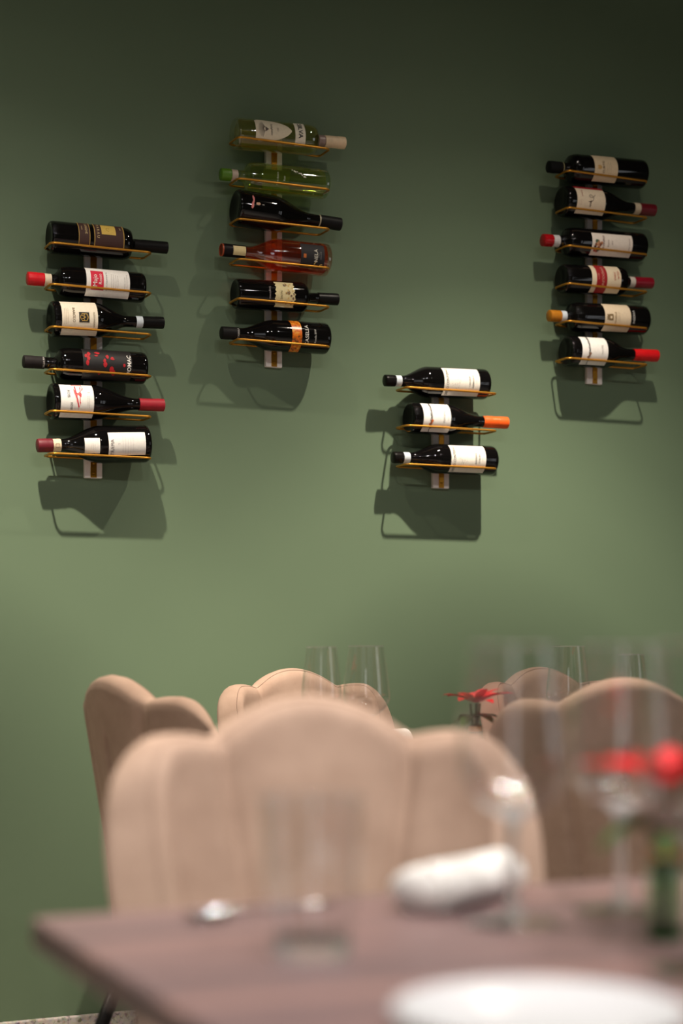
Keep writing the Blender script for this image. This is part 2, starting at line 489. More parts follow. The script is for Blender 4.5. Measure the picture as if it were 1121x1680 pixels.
def table(name, x0, x1, y0, y1, label):
    root = empty(name, ((x0 + x1) / 2, (y0 + y1) / 2, 0))
    hx, hy = (x1 - x0) / 2, (y1 - y0) / 2
    mk('tabletop', box(-hx, hx, -hy, hy, TZ - 0.024, TZ, 0.004), M_wood, root, smooth=False)
    for sx in (-1, 1):
        mk('leg', join([box(sx * (hx - .28) - .03, sx * (hx - .28) + .03, -.03, .03, 0.012, TZ - .03),
                        box(sx * (hx - .28) - .03, sx * (hx - .28) + .03, -hy + .08, hy - .08, TZ - .036, TZ - .024),
                        box(sx * (hx - .28) - .035, sx * (hx - .28) + .035, -hy + .1, hy - .1, 0, .012)]), M_black, root, smooth=False)
    tag(root, label, 'table')
    return root
table('dining_table', 0.300, 1.75, -3.25, -2.407, 'reddish brown wooden dining table in the blurred foreground')
table('dining_table', 1.10, 2.62, -1.22, -0.50, 'wooden dining table near the green wall, hidden behind the chairs')

# ------------------------------------------------------------------ glassware
M_thin = thin_glass('clear glass wall')
M_solid = solid_glass('clear solid glass')
M_foot = thin_glass('clear glass foot', (0.96, 0.98, 0.97), refl=1.0)
def wine_glass(name, loc, label, hb=1.0, wr=1.0, h=0.212, group='wine glasses on the tables'):
    root = empty(name, loc)
    rmax, rrim, zb, zw = 0.0435 * wr, 0.0325 * wr, 0.080, 0.080 + 0.040 * hb
    # bowl: one thin wall
    prof = [(0.0045, zb)]
    for k in range(1, 9):
        q = k / 8; prof.append((0.0045 + (rmax - 0.0045) * (math.sin(q * math.pi / 2) ** 0.85), zb + (zw - zb) * (q ** 1.25)))
    for k in range(1, 12):
        q = k / 11; prof.append((rmax + (rrim - rmax) * (q ** 1.25), zw + (h - zw) * q))
    mk('bowl', lathe(prof, 56), M_thin, root)
    ring = [(rrim * math.sin(2 * math.pi * k / 56), -rrim * math.cos(2 * math.pi * k / 56), h) for k in range(56)]
    mk('rim', tube(ring, 0.0006, 6, True), M_solid, root)
    mk('stem', lathe([(0, 0.0045), (0.010, 0.0045), (0.0055, 0.010), (0.0038, 0.022), (0.0034, 0.05), (0.0040, 0.070), (0.0062, 0.0785), (0.0110, 0.0835), (0.0165, 0.0872), (0.0150, 0.0882), (0.007, 0.0862), (0, 0.0858)], 24), M_solid, root)
    mk('foot', lathe([(0, 0.0005), (0.036 * wr, 0.0005), (0.0375 * wr, 0.0013), (0.036 * wr, 0.0022), (0.018, 0.0036), (0.009, 0.0058), (0, 0.006)], 48), M_foot, root)
    tag(root, label, 'wine glass', group)
    return root
wine_glass('wine_glass', (0.629, -2.584, TZ), 'large blurred wine glass beside the rolled napkin on the near table')
wine_glass('wine_glass', (0.734, -2.572, TZ), 'blurred wine glass left of the green vase on the near table')
wine_glass('wine_glass', (0.648, -2.800, TZ), 'blurred wine glass cut off by the right edge, in front of the green vase')
wine_glass('wine_glass', (1.272, -0.93, TZ), 'clear wide wine glass, right one of the sharp pair before the wall chair')
wine_glass('wine_glass', (1.176, -0.945, TZ), 'clear narrow wine glass, left one of the sharp pair before the wall chair', wr=0.84, h=0.2105)
wine_glass('wine_glass', (1.705, -0.93, TZ), 'clear wine glass on the back table, seen right of the red flower', wr=0.98)
wine_glass('wine_glass', (1.815, -0.98, TZ), 'narrow wine glass on the back table, seen through the blurred glasses', wr=0.80, h=0.196)

def tumbler(loc, label):
    root = empty('water_tumbler', loc)
    mk('wall', lathe([(0.0255, 0.010), (0.0285, 0.02), (0.0325, 0.06), (0.0345, 0.107)], 48), M_thin, root)
    mk('base', lathe([(0, 0.0), (0.0245, 0.0), (0.0262, 0.002), (0.0268, 0.011), (0.0262, 0.0135), (0, 0.0115)], 48), M_solid, root)
    ring = [(0.0345 * math.sin(2 * math.pi * k / 48), -0.0345 * math.cos(2 * math.pi * k / 48), 0.107) for k in range(48)]
    mk('rim', tube(ring, 0.0007, 6, True), M_solid, root)
    tag(root, label, 'glass')
tumbler((0.440, -2.637, TZ), 'small clear water tumbler on the near table before the large chair')

# ------------------------------------------------------------------ plate, napkins, spoon
M_china = mat('white china', (192, 192, 195), 0.15, scale=20, var=0.01)
plate = mk('side_plate', lathe([(0, 0.004), (0.050, 0.004), (0.056, 0.006), (0.084, 0.0135), (0.0865, 0.0148), (0.0868, 0.0138), (0.058, 0.003), (0.052, 0.0), (0, 0.0)], 72), M_china, sharp=40)
plate.location = (0.462, -2.903, TZ); plate.scale = (0.93, 0.93, 1)
tag(plate, 'round white plate at the bottom edge of the near table', 'plate')

M_linen = mat('white linen', (226, 223, 220), 0.9, scale=300, var=0.03, bump=0.3, sheen=0.2)
def napkin(name, a, b, rad, label):
    """rolled cloth napkin lying from a to b: flattened roll with a tucked flap and spiral ends"""
    a, b = Vector(a), Vector(b); d = (b - a); L = d.length
    root = empty(name, a); root.rotation_euler = (0, 0, math.atan2(d.y, d.x))
    def section(off, x, grow=1.0):
        pts = []
        for k in range(36):
            an = 2 * math.pi * k / 36
            r = rad * grow * (1 + 0.035 * math.sin(3 * an + 9 * x / L) + 0.02 * math.sin(7 * an))
            y = r * 1.12 * math.cos(an); z = r * 0.86 * math.sin(an)
            pts.append((x, y, max(z, -rad * 0.80) + rad * 0.80))
        return pts
    vs_, fs = [], []
    rows = [(0.0, 0.80), (0.004, 0.93), (0.012, 1.0)] + [(q * L, 1 + 0.03 * math.sin(q * 9)) for q in (0.2, 0.35, 0.5, 0.65, 0.8)] + [(L - .012, 1.04), (L - .004, 0.98), (L, 0.85)]
    for x, g in rows: vs_ += section(0, x, g)
    for r_ in range(len(rows) - 1):
        for k in range(36):
            k2 = (k + 1) % 36
            fs.append((r_ * 36 + k, (r_ + 1) * 36 + k, (r_ + 1) * 36 + k2, r_ * 36 + k2))
    fs.append(tuple(range(36))); fs.append(tuple(range((len(rows) - 1) * 36, len(rows) * 36))[::-1])
    mk('roll', (vs_, fs), M_linen, root)
    # overlapping outer flap, a curved sheet with thickness on the near upper side
    fv, ff = [], []
    NX, NA = 10, 12
    for lay in (1.04, 1.10):
        for i in range(NX + 1):
            x = 0.006 + (L - .012) * i / NX
            for k in range(NA + 1):
                an = R(100 + 112 * k / NA + 6 * math.sin(i * 0.5))
                r = rad * lay
                fv.append((x, r * 1.12 * math.cos(an) , max(r * 0.86 * math.sin(an), -rad * .78) + rad * 0.80))
    def I(l, i, k): return l * (NX + 1) * (NA + 1) + i * (NA + 1) + k
    for l in (0, 1):
        for i in range(NX):
            for k in range(NA):
                q = (I(l, i, k), I(l, i + 1, k), I(l, i + 1, k + 1), I(l, i, k + 1)); ff.append(q if l else q[::-1])
    for i in range(NX):
        for k in (0, NA): ff.append((I(0, i, k), I(0, i + 1, k), I(1, i + 1, k), I(1, i, k)))
    for k in range(NA):
        for i in (0, NX): ff.append((I(0, i, k), I(1, i, k), I(1, i, k + 1), I(0, i, k + 1)))
    fo = mk('flap', (fv, ff), M_linen, root)
    tag(root, label, 'napkin', 'rolled white napkins')
    return root
napkin('napkin', (0.578, -2.515, TZ), (0.700, -2.440, TZ), 0.0220, 'rolled white cloth napkin on the near table before the large blurred chair')
napkin('napkin', (1.435, -0.56, TZ), (1.55, -0.535, TZ), 0.022, 'small white napkin just above the centre chair, right of the clear glasses')

M_steel = mat('polished steel', (200, 200, 202), 0.12, 1.0, scale=40)
def spoon(loc, rz):
    root = empty('teaspoon', loc, rz)
    vs_, fs = [], []
    N, K = 14, 10
    for i in range(N + 1):
        u = -1 + 2 * i / N
        wv = 0.0135 * math.sqrt(max(0.0009, 1 - u * u)) * (1 - 0.18 * u)
        for k in range(K + 1):
            v = -1 + 2 * k / K
            vs_.append((u * 0.021, v * wv, 0.0012 + 0.0062 * (u * u * 0.75 + v * v * 0.5 * (1 - u * u))))
    base = len(vs_)
    vs_ += [(x, y, z - 0.0012) for x, y, z in vs_]
    for i in range(N):
        for k in range(K):
            a = i * (K + 1) + k; q = (a, a + K + 1, a + K + 2, a + 1)
            fs.append(q); fs.append(tuple(j + base for j in q[::-1]))
    rim = [i * (K + 1) for i in range(N + 1)] + [N * (K + 1) + k for k in range(1, K + 1)] + [i * (K + 1) + K for i in range(N - 1, -1, -1)] + [k for k in range(K - 1, 0, -1)]
    for a, b in zip(rim, rim[1:] + rim[:1]): fs.append((a, b, b + base, a + base))
    mk('bowl', (vs_, fs), M_steel, root)
    pts = [(0.020, 0, 0.0062), (0.030, 0, 0.0075), (0.05, 0, 0.006), (0.08, 0, 0.003), (0.105, 0, 0.0030), (0.118, 0, 0.0036)]
    mk('handle', moved(tube(pts, [0.0026, 0.0022, 0.0024, 0.0032, 0.0045, 0.0028], 10), Matrix.Diagonal((1, 1.1, 0.6, 1))), M_steel, root)
    tag(root, 'small shiny metal spoon lying left of the tumbler on the near table', 'spoon')
spoon((0.425, -2.470, TZ), R(12))

# ------------------------------------------------------------------ poinsettias in small green vases
M_red = mat('red bract', (214, 22, 34), 0.45, scale=40, var=0.15)
M_leaf = mat('green leaf', (62, 98, 34), 0.5, scale=40, var=0.2)
M_stemg = mat('green stem', (58, 92, 44), 0.5, scale=60, var=0.15)
M_ochre = mat('ochre ribbon', (196, 138, 40), 0.6, scale=90)
M_yel = mat('yellow flower centre', (210, 180, 50), 0.6, scale=90)
M_vase = thin_glass('green glass wall', (0.50, 0.74, 0.50))
M_vaseb = solid_glass('green solid glass', (0.35, 0.62, 0.38))
def leaf(L, W, droop, fold=0.18):
    N, K = 10, 4
    vs_, fs = [], []
    for side in (0, 1):
        for i in range(N + 1):
            u = i / N
            wv = W * (math.sin(math.pi * u ** 0.8) ** 0.85) if 0 < u < 1 else 0.0004
            x = L * u; z = 0.25 * L * math.sin(u * 1.6) * (1 - droop) - droop * L * u * u
            for k in range(K + 1):
                v = -1 + 2 * k / K
                vs_.append((x, v * wv, z + abs(v) * wv * fold - side * 0.0006))
    n1 = (N + 1) * (K + 1)
    for i in range(N):
        for k in range(K):
            a = i * (K + 1) + k; q = (a, a + K + 1, a + K + 2, a + 1)
            fs.append(q); fs.append(tuple(j + n1 for j in q[::-1]))
    return vs_, fs
def poinsettia(loc, rz, vlabel, flabel, seed):
    rnd = random.Random(seed)
    v = empty('bud_vase', loc, rz)
    mk('wall', lathe([(0.0125, 0.008), (0.0135, 0.03), (0.013, 0.05), (0.0100, 0.062), (0.0105, 0.070)], 32), M_vase, v)
    mk('base', lathe([(0, 0), (0.0125, 0), (0.0132, 0.002), (0.0128, 0.009), (0, 0.008)], 32), M_vaseb, v)
    mk('ribbon', lathe([(0.0106, 0.058), (0.0125, 0.060), (0.0120, 0.066), (0.0110, 0.067)], 24), M_ochre, v)
    tag(v, vlabel, 'vase', 'small green flower vases')
    f = empty('poinsettia', (loc[0], loc[1], loc[2] + 0.010), rz)
    stems = [tube([(0.003 * math.cos(k * 2.1), 0.003 * math.sin(k * 2.1), 0.0), (0.004 * math.cos(k * 2.1), 0.004 * math.sin(k * 2.1), 0.05), (0.010 * math.cos(k * 2.1), 0.010 * math.sin(k * 2.1), 0.098)], 0.0021, 8) for k in range(3)]
    for s_ in stems: mk('stem', s_, M_stemg, f)
    red = leaf(0.064, 0.0150, 0.10); red.__len__()
    me_r = mk('bract', red, M_red, f); me_g = mk('leaf', leaf(0.055, 0.014, 0.42), M_leaf, f)
    zc = 0.100
    def orient(o, an, tilt, z, sc):
        o.location = (0.004 * math.cos(an), 0.004 * math.sin(an), z)
        o.rotation_euler = (0, -tilt, an); o.scale = (sc, sc, sc)
    n = 0
    for ring, (cnt, tilt, sc, z) in enumerate(((7, 0.02, 1.05, zc), (5, 0.34, 0.72, zc + 0.003))):
        for k in range(cnt):
            o = me_r if n == 0 else me_r.copy()
            if n: col.objects.link(o); o.parent = f
            n += 1
            orient(o, 2 * math.pi * (k + 0.5 * ring) / cnt + rnd.uniform(-.2, .2), tilt + rnd.uniform(-.14, .12), z, sc * rnd.uniform(.85, 1.1))
    for k in range(5):
        o = me_g if k == 0 else me_g.copy()
        if k: col.objects.link(o); o.parent = f
        orient(o, 2 * math.pi * k / 5 + rnd.uniform(-.3, .3), rnd.uniform(-.2, .1), 0.074, rnd.uniform(.8, 1.05))
    bud = lathe([(0, 0), (0.0022, 0.001), (0.0026, 0.003), (0.0016, 0.005), (0, 0.0054)], 10)
    b0 = None
    for k in range(5):
        o = mk('flower_centre', bud, M_yel, f) if b0 is None else b0.copy()
        if b0 is None: b0 = o
        else: col.objects.link(o); o.parent = f
        o.location = (0.005 * math.cos(k * 1.26), 0.005 * math.sin(k * 1.26), zc + 0.004)
    tag(f, flabel, 'flower', 'red poinsettias')
poinsettia((0.696, -2.686, TZ), 0.4, 'small green glass vase on the near table at the right edge', 'blurred red poinsettia at the right edge among the near glasses', 3)
poinsettia((1.440, -1.04, TZ), 0.2, 'small green glass vase on the back table behind the large chair', 'sharp red poinsettia above the right lobe of the large chair', 5)

# ------------------------------------------------------------------ wine racks
M_white = mat('white lacquered board', (252, 244, 238), 0.3, scale=30, var=0.02)
M_brass = mat('brass', (196, 138, 48), 0.32, 1.0, scale=50, var=0.06)
M_brassw = mat('brass wire', (206, 146, 52), 0.35, 0.75, scale=50, var=0.05)
WB, WF, WR_ = -0.026, -0.092, 0.0026      # back and front bar of a holder, wire radius
def rounded_loop(x0, x1, y0, y1, r, n=5):
    pts = []
    for cx_, cy_, a0 in ((x1 - r, y1 - r, 0), (x0 + r, y1 - r, 90), (x0 + r, y0 + r, 180), (x1 - r, y0 + r, 270)):
        for k in range(n + 1):
            a = R(a0 + 90 * k / n); pts.append((cx_ + r * math.cos(a), cy_ + r * math.sin(a), 0))
    return pts
HOLD = []
def rack(bx0, bx1, top_py, bot_py, fl, fr, bars, mid_px, label):
    c0, c1 = at(bx0, bot_py, -0.016), at(bx1, bot_py, -0.016)
    xc = (c0.x + c1.x) / 2; half = (c1.x - c0.x) / 2
    z0 = at((bx0 + bx1) / 2, bot_py, -0.016).z; z1 = at((bx0 + bx1) / 2, top_py, -0.016).z
    root = empty('wine_rack', (xc, 0, z0))
    mk('board', box(-half, half, -0.0125, -0.0005, 0, z1 - z0, 0.0015), M_white, root, smooth=False)
    mk('brass_strip', box(-0.0072, 0.0072, -0.0145, -0.0125, 0.001, z1 - z0 - 0.001, 0.0006), M_brass, root, smooth=False)
    for zz in (0.012, 0.034):
        s_ = mk('screw', lathe([(0, 0.0), (0.0032, 0.0), (0.0030, 0.0010), (0.0012, 0.0014), (0, 0.0006)], 14), M_brass, root)
        s_.rotation_euler = (R(90), 0, 0); s_.location = (0, -0.0144, zz)
    xl = at(fl, 500, WF).x - xc; xr = at(fr, 500, WF).x - xc
    zs = []
    HOLD_X = (xl + xc, xr + xc)
    loop = tube(rounded_loop(xl, xr, WF, WB, 0.012), WR_, 8, True)
    tabv = box(-0.0072, 0.0072, WB - 0.0015, -0.0145, -0.003, 0.003)
    h0 = None
    for py in bars:
        z = at(mid_px, py, WF).z
        if h0 is None:
            h0 = o = mk('bottle_holder', join([loop, tabv]), M_brassw, root)
        else:
            o = h0.copy(); col.objects.link(o); o.parent = root
        o.location = (0, 0, z - z0); HOLD.append((*HOLD_X, z))
    tag(root, label, 'wine rack', 'wall wine racks')
rack(134.5 + 5, 168.8, 385, 784, 84, 249, (405.7, 472.8, 541.9, 610.8, 678.5, 747.3), 165, 'white and brass wall wine rack with six bottles at far left')
rack(432.3 + 5, 464.2, 222, 602, 391, 542, (234.2, 301.5, 366.9, 432.0, 496.0, 562.2), 466, 'white and brass wall wine rack holding clear, pink and dark bottles')
rack(707.0 + 5, 738.5, 622, 801, 668, 816, (640.2, 702.1, 765.0), 742, 'short white and brass wall wine rack with only three bottles')
rack(960.0 + 5, 989.8, 272, 630, 932, 1064, (288.8, 348.7, 410.3, 471.6, 532.6, 592.7), 1000, 'white and brass wall wine rack with six dark bottles at far right')

# ------------------------------------------------------------------ wine bottles
def glass_dark():
    m, nt, p = node_mat('dark bottle glass')
    nz = nt.nodes.new('ShaderNodeTexNoise'); nz.inputs['Scale'].default_value = 25
    rp = nt.nodes.new('ShaderNodeValToRGB')
    rp.color_ramp.elements[0].color = (0.0022, 0.0022, 0.0024, 1); rp.color_ramp.elements[1].color = (0.0045, 0.0038, 0.0036, 1)
    nt.links.new(nz.outputs['Fac'], rp.inputs['Fac']); nt.links.new(rp.outputs['Color'], p.inputs['Base Color'])
    p.inputs['Roughness'].default_value = 0.045; p.inputs['Specular IOR Level'].default_value = 0.42
    return m
M_dark = glass_dark()
M_clear = thin_glass('clear bottle glass', (0.90, 0.93, 0.84))
M_clearg = thin_glass('pale green bottle glass', (0.84, 0.91, 0.74))
M_rose = thin_glass('rose bottle glass', (0.95, 0.78, 0.70))
def wine_mat(name, tint):
    if name in MATS: return MATS[name]
    m = bpy.data.materials.new(name); m.use_nodes = True
    nt = m.node_tree; nt.nodes.clear()
    out = nt.nodes.new('ShaderNodeOutputMaterial'); mx = nt.nodes.new('ShaderNodeMixShader')
    tr = nt.nodes.new('ShaderNodeBsdfTransparent'); tr.inputs['Color'].default_value = tuple(tint) + (1,)
    tl = nt.nodes.new('ShaderNodeBsdfTranslucent'); tl.inputs['Color'].default_value = tuple(tint) + (1,)
    mx.inputs['Fac'].default_value = 0.24
    nt.links.new(tr.outputs[0], mx.inputs[1]); nt.links.new(tl.outputs[0], mx.inputs[2]); nt.links.new(mx.outputs[0], out.inputs['Surface'])
    MATS[name] = m
    return m

TXT = {}
def text_mesh(s, bold=0.0):
    """flat outline of a word at size 1, centred; vertices and faces"""
    if (s, bold) in TXT: return TXT[(s, bold)]
    cu = bpy.data.curves.new('word', 'FONT'); cu.body = s; cu.size = 1.0; cu.align_x = 'CENTER'; cu.align_y = 'CENTER'
    cu.resolution_u = 2; cu.offset = bold
    o = bpy.data.objects.new('word', cu); col.objects.link(o)
    dg = bpy.context.evaluated_depsgraph_get()
    me = bpy.data.meshes.new_from_object(o.evaluated_get(dg))
    vf = ([(v.co.x, v.co.y) for v in me.vertices], [tuple(p.vertices) for p in me.polygons])
    bpy.data.objects.remove(o); bpy.data.curves.remove(cu); bpy.data.meshes.remove(me)
    TXT[(s, bold)] = vf
    return vf

INK = {}
def ink(rgb, rough=0.6, metal=0.0):
    k = 'ink %d %d %d' % rgb
    return mat(k, rgb, rough, metal, var=0.04, scale=200)

class Bottle:
    """bottle standing on its base at the origin, front towards -Y; laid down by the root's matrix"""
    def __init__(s, p0, p1, rad, kind, label, roll=0.0, body=None, neck=None, rn=0.0135, glass=None, group='bottles in the wall racks', wine=None):
        # p0 base centre, p1 tip of the neck (world)
        s.p0, s.p1 = Vector(p0), Vector(p1)
        s.L = (s.p1 - s.p0).length; s.r = rad; s.rn = rn
        zax = (s.p1 - s.p0).normalized()
        yax = Vector((0, 1, 0)); yax = (yax - zax * yax.dot(zax)).normalized()
        xax = yax.cross(zax)
        m = Matrix((xax, yax, zax)).transposed().to_4x4()
        s.root = empty('wine_bottle'); s.root.matrix_world = Matrix.Translation(s.p0) @ m @ Matrix.Rotation(roll, 4, 'Z')
        tag(s.root, label, 'wine bottle', group)
        zs, zn = body * s.L, neck * s.L
        r, L = rad, s.L
        prof = [(0, 0.008), (r * 0.55, 0.006), (r * 0.80, 0.0008), (r * 0.90, 0.0), (r * 0.965, 0.002), (r * 0.995, 0.006), (r, 0.012)]
        if kind == 'burgundy':
            for k in range(0, 15):
                q = k / 14; sm = q * q * (3 - 2 * q); prof.append((r + (rn - r) * (sm * 0.75 + 0.25 * math.sin(q * math.pi / 2) ** 2), zs + (zn - zs) * q))
        else:
            for k in range(0, 13):
                q = k / 12
                sh = math.sqrt(max(0, 1 - (q * 0.97) ** 2.3)) if q < 0.72 else None
                if sh is not None: last = (q, sh); rr = rn + (r - rn) * sh
                else:
                    u = (q - last[0]) / (1 - last[0]); rr = rn + (r - rn) * last[1] * (1 - u) ** 1.7
                prof.append((rr, zs + (zn - zs) * q))
        lip = L - 0.016
        prof += [(rn * 0.99, zn + (lip - zn) * 0.5), (rn, lip), (rn * 1.02, lip + 0.001), (rn * 1.03, lip + 0.007), (rn * 1.02, lip + 0.009), (rn * 1.0, L - 0.001), (rn * 0.9, L), (0, L)]
        s.prof = prof
        gm = glass or M_dark
        mk('glass_body', lathe(prof, 48), gm, s.root, sharp=50)
        if wine is not None:
            wp = [(0, 0.010)] + [(max(0.001, rr - 0.0028), z) for rr, z in prof if 0.010 < z < wine[1] * L]
            wp.append((0, wp[-1][1])); mk('wine', lathe(wp, 40), wine[0], s.root)
    def R(s, z):
        p = s.prof
        best = s.rn
        for (r0, z0), (r1, z1) in zip(p[4:-1], p[5:]):
            if z0 <= z <= z1 and z1 > z0: return r0 + (r1 - r0) * (z - z0) / (z1 - z0)
        return s.r if z < s.L / 2 else s.rn
    def wrap(s, u, z, eps):
        """label coordinates: u metres around the glass from the front, z along the axis"""
        r = s.R(z); a = u / max(r, 0.008)
        return Vector(((r + eps) * math.sin(a), -(r + eps) * math.cos(a), z))
    def patch(s, u0, u1, z0, z1, eps, nu=None, nz=None, shape=None):
        nu = nu or max(2, int(abs(u1 - u0) / 0.004)); nz = nz or max(1, int((z1 - z0) / 0.008))
        vs_, fs = [], []
        for j in range(nz + 1):
            z = z0 + (z1 - z0) * j / nz
            for i in range(nu + 1):
                u = u0 + (u1 - u0) * i / nu
                if shape: u_, z_ = shape(i / nu, j / nz)
                else: u_, z_ = u, z
                vs_.append(s.wrap(u_, z_, eps))
        for j in range(nz):
            for i in range(nu):
                a = j * (nu + 1) + i; fs.append((a, a + 1, a + nu + 2, a + nu + 1))
        return vs_, fs
    def poly(s, pts, eps):
        c = (sum(p[0] for p in pts) / len(pts), sum(p[1] for p in pts) / len(pts))
        vs_ = [s.wrap(*c, eps)] + [s.wrap(u, z, eps) for u, z in pts]
        n = len(pts)
        return vs_, [(0, 1 + i, 1 + (i + 1) % n) for i in range(n)]
    def text(s, txt, u, z, size, eps, rot=0, bold=0.0, sx=1.0):
        v, f = text_mesh(txt, bold)
        out = []
        for x, y in v:
            x, y = x * size * sx, y * size
            if rot == 90: x, y = -y, x
            elif rot == -90: x, y = y, -x
            out.append(s.wrap(u + x, z + y, eps))
        return out, f
    def capsule(s, z0, rgb, z1=None, eps=0.0006, rough=0.35, metal=0.0, name='capsule', txt=None):
        z1 = z1 or s.L + 0.0006
        n = 12
        zz = [z0 + (min(z1, s.L - 0.0005) - z0) * k / n for k in range(n + 1)]
        if z1 < s.L - 0.001: prof = [(s.R(z) + eps, z) for z in zz]; prof = [(s.R(z0) - 0.0005, z0)] + prof + [(s.R(z1) - 0.0005, z1)]
        else:
            prof = [(s.R(z0) - .0005, z0)] + [(s.rn * (1.07 if s.L - 0.02 < z < s.L - 0.004 else 1.045) + eps if z > s.L - .06 else s.R(z) + eps, z) for z in zz] + [(s.rn * 0.9, s.L + 0.0008), (0, s.L + 0.001)]
        return mk(name, lathe(prof, 36), mat('%s %d %d %d' % (name, *rgb), rgb, rough, metal, var=0.08, scale=120, spec=0.5 if max(rgb) > 60 else 0.15), s.root, sharp=50)
    def label(s, z0, z1, hw, rgb, prints=(), off=0.0, shape=None, name='label', eps=0.0005, rough=0.7):
        lo = mk(name, s.patch(off - hw, off + hw, z0, z1, eps, shape=shape), ink(rgb, rough), s.root)
        s.prints(lo, prints)
        return lo
    def prints(s, parent, prints):
        by = {}
        for p in prints:
            by.setdefault((p[0], p[1]), []).append(p)
        for (nm, rgb), items in by.items():
            parts = []
            for p in items:
                k = p[2]
                if k == 'rect': parts.append(s.patch(p[3], p[4], p[5], p[6], 0.0011 if nm != 'lettering' else 0.0014))
                elif k == 'text': parts.append(s.text(p[3], p[4], p[5], p[6], 0.0015, *p[7:]))
                elif k == 'poly': parts.append(s.poly(p[3], 0.0012))
                elif k == 'line':
                    for q0, q1 in zip(p[3][:-1], p[3][1:]):
                        d = Vector((q1[0] - q0[0], q1[1] - q0[1])); 
                        if d.length < 1e-7: continue
                        n = Vector((-d.y, d.x)).normalized() * p[4] / 2
                        parts.append(s.poly([(q0[0] + n.x, q0[1] + n.y), (q0[0] - n.x, q0[1] - n.y), (q1[0] - n.x, q1[1] - n.y), (q1[0] + n.x, q1[1] + n.y)], 0.0013))
            mk(nm, join(parts), ink(rgb), parent, smooth=False)

AX = (WB + WF) / 2
def lay(base_px, base_py, tip_px, tip_py, dia_px, kind, label, **k):
    """bottle from its silhouette: visible base edge, visible neck end, axis heights and width in the photo"""
    sgn = 1 if tip_px > base_px else -1
    b = at(base_px + sgn * 5.5, base_py, AX); t = at(tip_px - sgn * 3, tip_py, AX)
    sc = FOC / ((AX - CAM_Y) * FOC / (FOC * math.cos(YAW) - ((base_px + tip_px) / 2 - MID) * math.sin(YAW)))
    rad = dia_px / 2 / sc * 1.03
    rad = min(rad, 0.0425)
    # let it rest on the two bars of its holder
    bm_ = b.lerp(t, 0.30); mid = b.lerp(t, 0.5)
    hold = min((h for h in HOLD if h[0] - .08 < mid.x < h[1] + .08), key=lambda h: abs(bm_.z - 0.024 - h[2]))
    dz = hold[2] + math.sqrt((rad + WR_) ** 2 - ((WB - WF) / 2) ** 2) - bm_.z
    b.z += dz; t.z += dz
    L = (t - b).length
    def z(px):
        """distance along the bottle of a mark seen on its front at photo column px"""
        p = at(px, 500, AX - rad * 0.9)
        return abs(p.x - b.x)
    k = dict(k)
    k['body'] = z(k['body']) / L; k['neck'] = z(k['neck']) / L
    B = Bottle(b, t, rad, kind, label, **k)
    B.zp = z
    return B

def lines(u0, u1, z, n, dz, rgb, w=0.0006, rnd=random):
    out = []
    for i in range(n):
        a = rnd.uniform(0, 0.25) * (u1 - u0); b = rnd.uniform(0, 0.25) * (u1 - u0)
        zz = z - i * dz
        x = u0 + a
        while x < u1 - b:
            wl = rnd.uniform(0.0015, 0.004); out.append(('small_print', rgb, 'rect', x, min(x + wl, u1), zz - w / 2, zz + w / 2)); x += wl + 0.0009
    return out

INKD, GOLD, CREAM, WHITE, RED = (40, 36, 34), (196, 158, 76), (238, 226, 204), (240, 236, 230), (190, 20, 40)

# ---- rack at far left
B = lay(74.8, 390.5, 277, 408.4, 51, 'bordeaux', 'dark bottle with brown and gold label, top of the far left rack', body=203, neck=226, roll=R(-22), rn=0.0125)
B.capsule(B.zp(226), (20, 19, 19))
BRN = (62, 34, 28)
z0, z1 = B.zp(154.3), B.zp(203.4)
B.label(z0, z1, 0.036, BRN, [('border', GOLD, 'rect', -.036, .036, z0, z0 + .0016), ('border', GOLD, 'rect', -.036, .036, z1 - .0016, z1), ('border', GOLD, 'rect', .0345, .036, z0, z1),
     ('emblem', (212, 178, 84), 'rect', -.024, .006, z0 + .017, z0 + .050), ('emblem_lines', (150, 112, 40), 'line', [(-.009 + .006 * math.cos(a * .5) * a / 12, z0 + .033 + .006 * math.sin(a * .5) * a / 12) for a in range(2, 14)], .0009),
     ('lettering', (205, 180, 130), 'text', 'M A R A U', -.004, z0 + .009, .0085), ('lettering', (205, 180, 130), 'text', '1997', -.012, z1 - .009, .005)])
z0, z1 = B.zp(128.8), B.zp(147.4)
B.label(z0, z1, 0.036, BRN, [('border', GOLD, 'rect', -.036, .036, z0, z0 + .0012), ('border', GOLD, 'rect', -.036, .036, z1 - .0012, z1), ('border', GOLD, 'rect', .0345, .036, z0, z1),
     ('lettering', (205, 180, 130), 'text', 'LANGHE', -.006, z1 - .009, .0075), ('lettering', (205, 180, 130), 'text', 'rosso', -.006, z0 + .008, .005)])

B = lay(239.5, 473.0, 41.9, 456.8, 48, 'bordeaux', 'dark bottle with bright red cap and red square on white label', body=124, neck=92, roll=R(2), rn=0.0135)
B.capsule(B.zp(77.2), (206, 16, 30)); B.capsule(B.zp(88.5), (222, 206, 180), z1=B.zp(77.2) - .0004, name='neck_band', eps=.0008)
z0, z1 = B.zp(212.6), B.zp(141.5)
q0, q1 = B.zp(169.6), B.zp(148.8)
PINK = (214, 28, 60)
B.label(z0, z1, 0.040, WHITE, [('emblem', PINK, 'rect', -.021, .024, q0, q1), ('lettering', WHITE, 'text', 'Majo', 0, (q0 + q1) / 2 + .005, .014), ('lettering', WHITE, 'text', 'Rosso', .004, (q0 + q1) / 2 - .007, .010),
     ('lettering', INKD, 'text', 'D O C  P I E M O N T E', 0, q0 - .007, .0042)] + lines(-.022, .018, q0 - .018, 4, .005, (120, 110, 105)) + lines(-.022, .022, z0 + .012, 2, .005, (90, 80, 78)))

